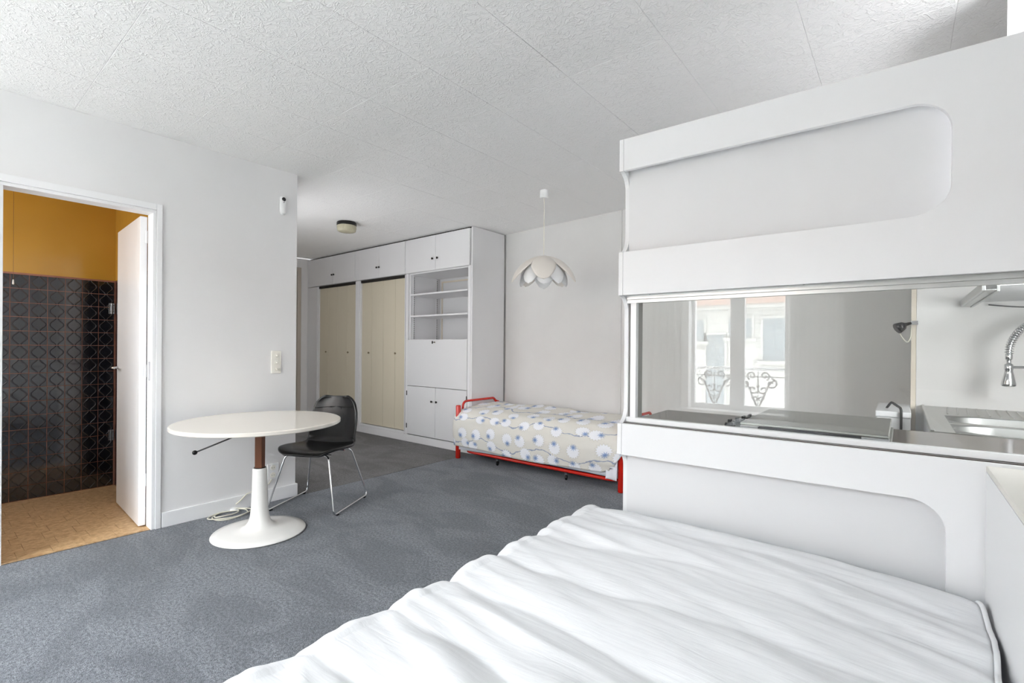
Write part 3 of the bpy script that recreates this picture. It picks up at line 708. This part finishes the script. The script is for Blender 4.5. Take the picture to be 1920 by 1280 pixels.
# hood
ho = thing('extractor_hood', 'slim aluminium extractor visor over the sink at the right edge', 'extractor hood', (0, 0, 0))
obj('body', bx(.285, .80, 2.60, 3.44, 1.42, 1.47), 'laminate_grey', ho, bevel=.003)
obj('profile', bx((.235, .246, 2.55, 3.44, 1.40, 1.432), (.247, .275, 2.55, 3.44, 1.40, 1.404)), 'alu', ho, bevel=.001)
obj('profile', bx((.276, .284, 2.55, 3.44, 1.395, 1.425)), 'alu', ho, bevel=.001)
obj('cable', tube(bmesh.new(), [(.34+.03*i, 3.42, 1.405-.02*sin(pi*i/12)) for i in range(13)], .003, 6), 'iron', ho)
# clamp lamp
cp = thing('clamp_lamp', 'small black clamp spotlight with loose cable on the kitchen wall edge', 'lamp', (.05, 3.435, 1.32))
obj('clamp', bx(-.012, .02, -.012, .012, -.01, .012), 'chrome', cp, bevel=.002)
bm = bmesh.new(); tube(bm, [(-.01, -.005, 0), (-.035, -.02, -.008), (-.045, -.025, -.014), (-.07, -.04, -.03)], [.007, .010, .022, .030], 16); obj('lamp_head', bm, 'black', cp, smooth=True)
obj('cable', tube(bmesh.new(), rounded([(-.01, 0, -.012), (-.012, -.005, -.08), (-.025, -.012, -.11), (-.05, -.02, -.08), (-.065, -.03, -.035)], .03), .0025, 6), 'cable', cp, smooth=True)
# white cupboard below
fr = thing('fridge', 'small white appliance with a black door strap beyond the hatch counter', 'appliance', (0, 0, 0))
obj('body', bx(-.10, .038, 3.12, 3.6, 0, .83), 'laminate', fr, bevel=.006)
obj('top', bx(-.105, .039, 3.115, 3.605, .8305, .86), 'laminate', fr, bevel=.005)
obj('strap', tube(bmesh.new(), rounded([(-.06, 3.30, .861), (-.04, 3.22, .90), (-.0, 3.105, .88), (0, 3.105, .55)], .02), .006, 6), 'iron', fr)

# ================================================================== pedestal table
TX, TY = -3.125, 1.367
t = thing('pedestal_table', 'round cream pedestal table with a white trumpet foot, height adjustable', 'table', (TX, TY, 0))
obj('tabletop', lathe(bmesh.new(), [(0, .70), (.468, .70), (.475, .696), (.475, .680), (.470, .676), (0, .676)], 96), 'tabletop', t, bevel=0)
pr = [(0, .002), (.262, .002), (.268, .006), (.264, .012), (.22, .022), (.16, .029), (.11, .037), (.08, .050), (.063, .074), (.0535, .11), (.0485, .16), (.0455, .24), (.043, .33), (.0415, .395), (.040, .402), (.034, .404), (0, .404)]
b = obj('pedestal', lathe(bmesh.new(), pr, 72), 'tablebase', t, smooth=True)
obj('collar', lathe(bmesh.new(), [(.030, .4045), (.034, .4045), (.034, .409), (.030, .409)], 24), 'black', t)
obj('column', bx((-.022, .022, -.022, .022, .405, .660)), 'brown', t, rot=(0, 0, radians(38)), bevel=.003)
obj('support_bar', bx((-.30, .30, -.012, .012, .661, .675), (-.06, .06, -.06, .06, .661, .675)), 'alu', t, rot=(0, 0, radians(78)))
lv = obj('lever', tube(bmesh.new(), [(0, -.03, .655), (-.055, -.335, .548)], .0045, 8), 'iron', t, smooth=True)
bm = bmesh.new(); bmesh.ops.create_uvsphere(bm, u_segments=16, v_segments=10, radius=.0135); obj('ball_knob', bm, 'black', lv, (-.057, -.341, .546), smooth=True)

# ================================================================== chair
CX, CYY = -3.349, 1.895; CR = atan2(-.872, .49)   # local +X faces forward
ch = thing('shell_chair', 'black leatherette shell chair with chrome sled legs behind the round table', 'chair', (CX, CYY, 0), CR)
prof = [(.225, .398, .13), (.215, .412, .19), (.17, .421, .222), (.08, .418, .232), (-.03, .408, .228), (-.11, .403, .215), (-.165, .418, .203), (-.196, .46, .196), (-.212, .52, .196), (-.224, .59, .196), (-.234, .66, .19), (-.242, .72, .170), (-.247, .755, .140), (-.250, .778, .09)]
bm = bmesh.new(); NP = len(prof)-1
def shell(u, v):
    q = v*NP; k = min(NP-1, int(q)); f = q-k
    a, b = prof[k], prof[k+1]; x, z, w = [a[i]*(1-f)+b[i]*f for i in range(3)]
    s = (u-.5)*2; vv = v
    tx, tz = b[0]-a[0], b[1]-a[1]; l = sqrt(tx*tx+tz*tz); nx, nz = tz/l, -tx/l   # inner normal
    cup = .032*abs(s)**2.6*(1.25 if vv > .5 else .8)
    ease = min(1, max(0, (vv-.0)/.1))
    if vv > .45: cup *= 1.25*max(.4, 1-(vv-.45)*.9)
    return (x+nx*cup*ease, w*s, z+nz*cup*ease)
grid(bm, shell, 16, NP*2)
sh = obj('seat_shell', bm, 'leather', ch, smooth=True)
m = sh.modifiers.new('thickness', 'SOLIDIFY'); m.thickness = .026; m.offset = 0
m = sh.modifiers.new('subd', 'SUBSURF'); m.levels = 1; m.render_levels = 2
obj('seam', tube(bmesh.new(), [(-.2285+.012*(s*.07)**2/.005*.3, s*.018, .694) for s in range(-6, 7)], .0025, 6), 'black', ch, smooth=True)
for s in (-1, 1):
    w0, w1 = s*.165, s*.255
    pts = rounded([(.10, s*.06, .388), (.165, w0, .392), (.246, w1, .012), (-.246, w1, .012), (-.15, w0, .388), (-.08, s*.06, .386)], .035, 5)
    lg = obj('leg', tube(bmesh.new(), pts, .0062, 10), 'chrome', ch, smooth=True)
    for x in (.20, -.20):
        obj('glide', bx(x-.012, x+.012, w1-.008, w1+.008, 0, .0075), 'black', lg, bevel=.001)
obj('mounting_plate', bx((-.10, .12, -.07, .07, .376, .384)), 'iron', ch)
for x in (-.08, .1): obj('cross_bar', tube(bmesh.new(), [(x, -.15, .387), (x, .15, .387)], .006, 8), 'chrome', ch)
# cable
cb = thing('power_cable', 'cream power cable coiled on the carpet by the table foot', 'cable', (-3.60, 1.37, 0))
pts = []
for i in range(110):
    a = i/109*2*pi*3.1+2.4; r_ = .085+.030*sin(i*.083)+.008*sin(i*.4); pts.append((r_*cos(a)*.8+.012*sin(i*.09), r_*sin(a)*1.15+.015*cos(i*.05), .005+.006*(i/109)*1.4+.002*sin(i*.6)))
e = pts[-1]; pts += [(e[0]-.01, e[1]+.02, .02), (-.055, .09, .06), (-.062, .14, .10), (-.064, .22, .115), (-.066, .30, .14), (-.066, .32, .17)]
obj('cord', tube(bmesh.new(), rounded(pts, .01, 2), .0038, 8), 'cable', cb, smooth=True)
p0 = Vector(pts[0]); obj('plug', tube(bmesh.new(), [p0, p0+Vector((-.01, -.02, .003)), p0+Vector((-.012, -.05, .004))], [.006, .009, .008], 10), 'whiteplastic', cb, smooth=True)

# ================================================================== red day bed
bl, br, bfy, bby = -3.632, -1.765, 3.61, 4.235
db = thing('day_bed', 'red tubular steel single bed against the back wall', 'bed', (0, 0, 0))
for x in (bl, br):
    for y in (bfy, bby):
        obj('leg', lathe(bmesh.new(), [(0, 0), (.022, 0), (.026, .004), (.026, .548), (.022, .556), (0, .558)], 24), 'red', db, (x, y, 0), smooth=True)
    s = 1 if x == bl else -1
    obj('end_rail', tube(bmesh.new(), rounded([(x, bfy+.015, .40), (x, bfy+.065, .44), (x, bfy+.065, .592), (x, bby-.06, .592), (x, bby-.03, .56), (x, bby, .55)], .07, 6), .0125, 12), 'red', db, smooth=True)
obj('side_rail', bx(bl+.02, br-.02, bfy-.01, bfy+.015, .19, .235), 'red', db, bevel=.003); obj('side_rail', bx(bl+.02, br-.02, bby-.015, bby+.01, .19, .235), 'red', db, bevel=.003)
mt = obj('mattress', bx(bl+.04, br-.04, bfy+.02, bby-.02, .24, .46), 'cotton', bevel=.04)
tag(mt, 'white mattress under the floral bedspread on the red bed', 'mattress')
# bedspread: cross-section over the bed, from front hem up, over, to the wall
bm = bmesh.new(); L = (br-.035)-(bl-.048)
def hem(u):   # hem height along the bed
    return .135-.012*sin(pi*u)+.008*sin(u*9)+(.05 if u > .93 else 0)*((u-.93)/.07)
def spread(u, v):
    x = bl-.048+L*u
    sec = [(3.575, hem(u)), (3.56, .22), (3.553, .32), (3.565, .41), (3.60, .475), (3.66, .515), (3.78, .535), (3.95, .545), (4.10, .55), (4.215, .55)]
    q = v*(len(sec)-1); k = min(len(sec)-2, int(q)); f = q-k
    y = sec[k][0]*(1-f)+sec[k+1][0]*f; z = sec[k][1]*(1-f)+sec[k+1][1]*f
    x += max(0, (u-.8)/.2)*(.072*min(1, max(0, (z-.22)/.10)))
    n1 = noise.noise(Vector((x*2.2, v*3.5, 3))); n2 = noise.noise(Vector((x*6, v*9, 8))); n3 = noise.noise(Vector((x*1.2, v*16, 5)))
    top = min(1, max(0, (v-.45)*4))
    z += top*(.018*n1+.008*n2+.012*n3) ; y += (1-top)*(.016*n1+.006*n2)
    if v > .93: z += .02*noise.noise(Vector((x*7, 1, 2))) - .035*max(0, sin(x*5.3))**8
    e = min(u, 1-u)
    if e < .04 and u < .5: k2 = (1-e/.04)**2; z -= .05*k2*top; y += (1-top)*.02*k2
    if y > 3.8: x = max(x, -3.652)
    return (x, y, z)
sl = [0]; 
grid(bm, spread, 120, 48, lambda u, v: (u*L+.1, v*1.12))
sp = obj('bedspread', bm, 'floral', smooth=True)
m = sp.modifiers.new('thickness', 'SOLIDIFY'); m.thickness = .008; m.offset = -1
tag(sp, 'beige bedspread with white dandelion flowers and blue centres on the red bed', 'bedspread')
bm = bmesh.new()
def sheet(u, v):
    x = bl-.01+(L-.01)*u; z = .105+.02*abs(sin(u*2.4))-.008+v*.14; return (x, 3.60+.006*noise.noise(Vector((x*9, v, 0))), z-(.0 if u < .93 else 0))
grid(bm, sheet, 80, 4); s2 = obj('bed_sheet', bm, 'cotton', smooth=True)
m = s2.modifiers.new('thickness', 'SOLIDIFY'); m.thickness = .004; tag(s2, 'white sheet hem hanging out below the floral bedspread', 'sheet')
sc_ = bmesh.new()
def corner(u, v):
    x = -1.885+.105*u; return (x, 3.573+.008*sin(u*5+v*2)+.004*noise.noise(Vector((u*4, v*4, 1))), .10+.19*v-(.04*(1-u) if v > .5 else 0))
grid(sc_, corner, 12, 12); s3 = obj('bed_sheet', sc_, 'cotton', smooth=True)
m = s3.modifiers.new('thickness', 'SOLIDIFY'); m.thickness = .004; tag(s3, 'white sheet corner bunched beside the right front leg of the red bed', 'sheet')
# trundle
tr = thing('trundle_bed', 'low red trundle frame on casters tucked under the red day bed', 'bed', (0, 0, 0))
tz = .085
fp = rounded([(-3.54, 4.10, tz), (-3.54, 3.66, tz), (-3.48, 3.625, tz), (-1.87, 3.625, tz), (-1.81, 3.66, tz), (-1.81, 4.10, tz)], .09, 6)
obj('frame', tube(bmesh.new(), fp, .0155, 12), 'red', tr, smooth=True)
obj('mattress', bx(-3.50, -1.85, 3.645, 4.10, .088, .125), 'navy', tr, bevel=.015)
for x in (-3.10, -2.30):
    c = obj('caster', lathe(bmesh.new(), [(0, -.009), (.02, -.009), (.024, -.005), (.024, .005), (.02, .009), (0, .009)], 20), 'black', tr, (x, 3.63, .025), rot=(0, radians(90), radians(20)), smooth=False)
    obj('fork', bx((-.012, .012, -.01, .01, .0255, .046)), 'chrome', tr, (x, 3.63, .022))
for x in (-3.10, -2.30): obj('caster', lathe(bmesh.new(), [(0, -.009), (.024, -.009), (.024, .009), (0, .009)], 16), 'black', tr, (x, 4.05, .025), rot=(0, radians(90), 0))

# ================================================================== big bed in front
bx0, bx1, by0, by1 = -1.03, .165, -1.08, 1.76
bb = thing('double_bed', 'low divan bed base under the white duvet, beside the parapet', 'bed', (0, 0, 0))
obj('bed_base', bx(bx0+.10, bx1-.03, by0+.05, by1-.02, .06, .27), 'laminate', bb, bevel=.01)
for x in (bx0+.16, bx1-.12):
    for y in (by0+.15, by1-.12): obj('leg', lathe(bmesh.new(), [(0, 0), (.022, 0), (.028, .06), (0, .06)], 16), 'black', bb, (x, y, 0))
mt = obj('mattress', bx(bx0+.07, bx1-.02, by0+.04, by1-.015, .272, .475), 'cotton', bevel=.05); tag(mt, 'thick white mattress hidden under the quilted duvet', 'mattress')
bm = bmesh.new(); CH = .232   # quilting channel
Wd = bx1-bx0
def duv(u, v):
    y = by0+(by1-by0)*v
    rim = .0
    # cross-section: s from the floor side on the left, over the top, to the right edge
    S = u*1.52
    if S < .26: x = bx0-.0+.012*sin(S*9); z = .20+S*1.0; top = 0
    elif S < .26+.13:
        a = (S-.26)/.13*pi/2; x = bx0+.08*(1-cos(a)); z = .46+.075*sin(a); top = (S-.26)/.13
    else:
        q = (S-.39)/(1.52-.39); x = bx0+.08+(Wd-.08)*q; z = .535; top = 1
        z += .012*sin(pi*q)-.01*(q**8)
    wob = .11*noise.noise(Vector((x*1.5, y*1.3, 1)))+.03*noise.noise(Vector((x*5, y*3, 6)))+.05*(x+.4)
    c = (y+wob)/CH; fr = abs(c-math.floor(c)-.5)*2     # 1 at the seam
    amp = .020 if top else .004
    if top == 1:
        q = (S-.39)/1.13; amp = .019*(1-.5*q)*min(1, .25+q*5)
    puff = amp*(1-fr**2.4)-amp*.6
    d1 = noise.noise(Vector((x*1.6+5, y*7, 0)))*.010; d2_ = noise.noise(Vector((x*1.6, y*15+x*5, 4)))*.007; d3 = noise.noise(Vector((x*5, y*5, 9)))*.004
    wr = abs(noise.noise(Vector((x*2.2, y*11+x*2.5, 14))))*-.016
    fine_ = .007*noise.noise(Vector((x*.8, y*24+x*4, 21)))*max(.3, 1-abs(x-bx0)*1.6)
    dd = puff+d1*.6+d2_*.75+d3*.8+wr*.75+fine_*.8
    if top == 1: z += dd
    elif top == 0: x -= dd
    else: a = top*pi/2; x -= dd*cos(a); z += dd*sin(a)
    if top == 1:   # irregular right edge
        q = (S-.39)/1.13
        x -= q**3*(.012+.010*sin(y*7)+.022*max(0, min(1, (1.45-y)/.9)))
        if q > .97: z -= .006*((q-.97)/.03)**2
    e = (1-v)*(by1-by0)
    if e < .06: z -= .018*(1-e/.06)**2*(1 if top else 0); 
    return (x, y, z)
grid(bm, duv, 150, 400)
dv2 = obj('duvet', bm, 'duvet', smooth=True)
m = dv2.modifiers.new('thickness', 'SOLIDIFY'); m.thickness = .014; m.offset = -1
tag(dv2, 'large white channel-quilted duvet with rumpled folds covering the near bed', 'duvet')
bm = bmesh.new(); tube(bm, [Vector(duv(.999, i/160))+Vector((.004, 0, .004)) for i in range(55, 161)], .0055, 8); obj('piping', bm, 'duvet', dv2, smooth=True)
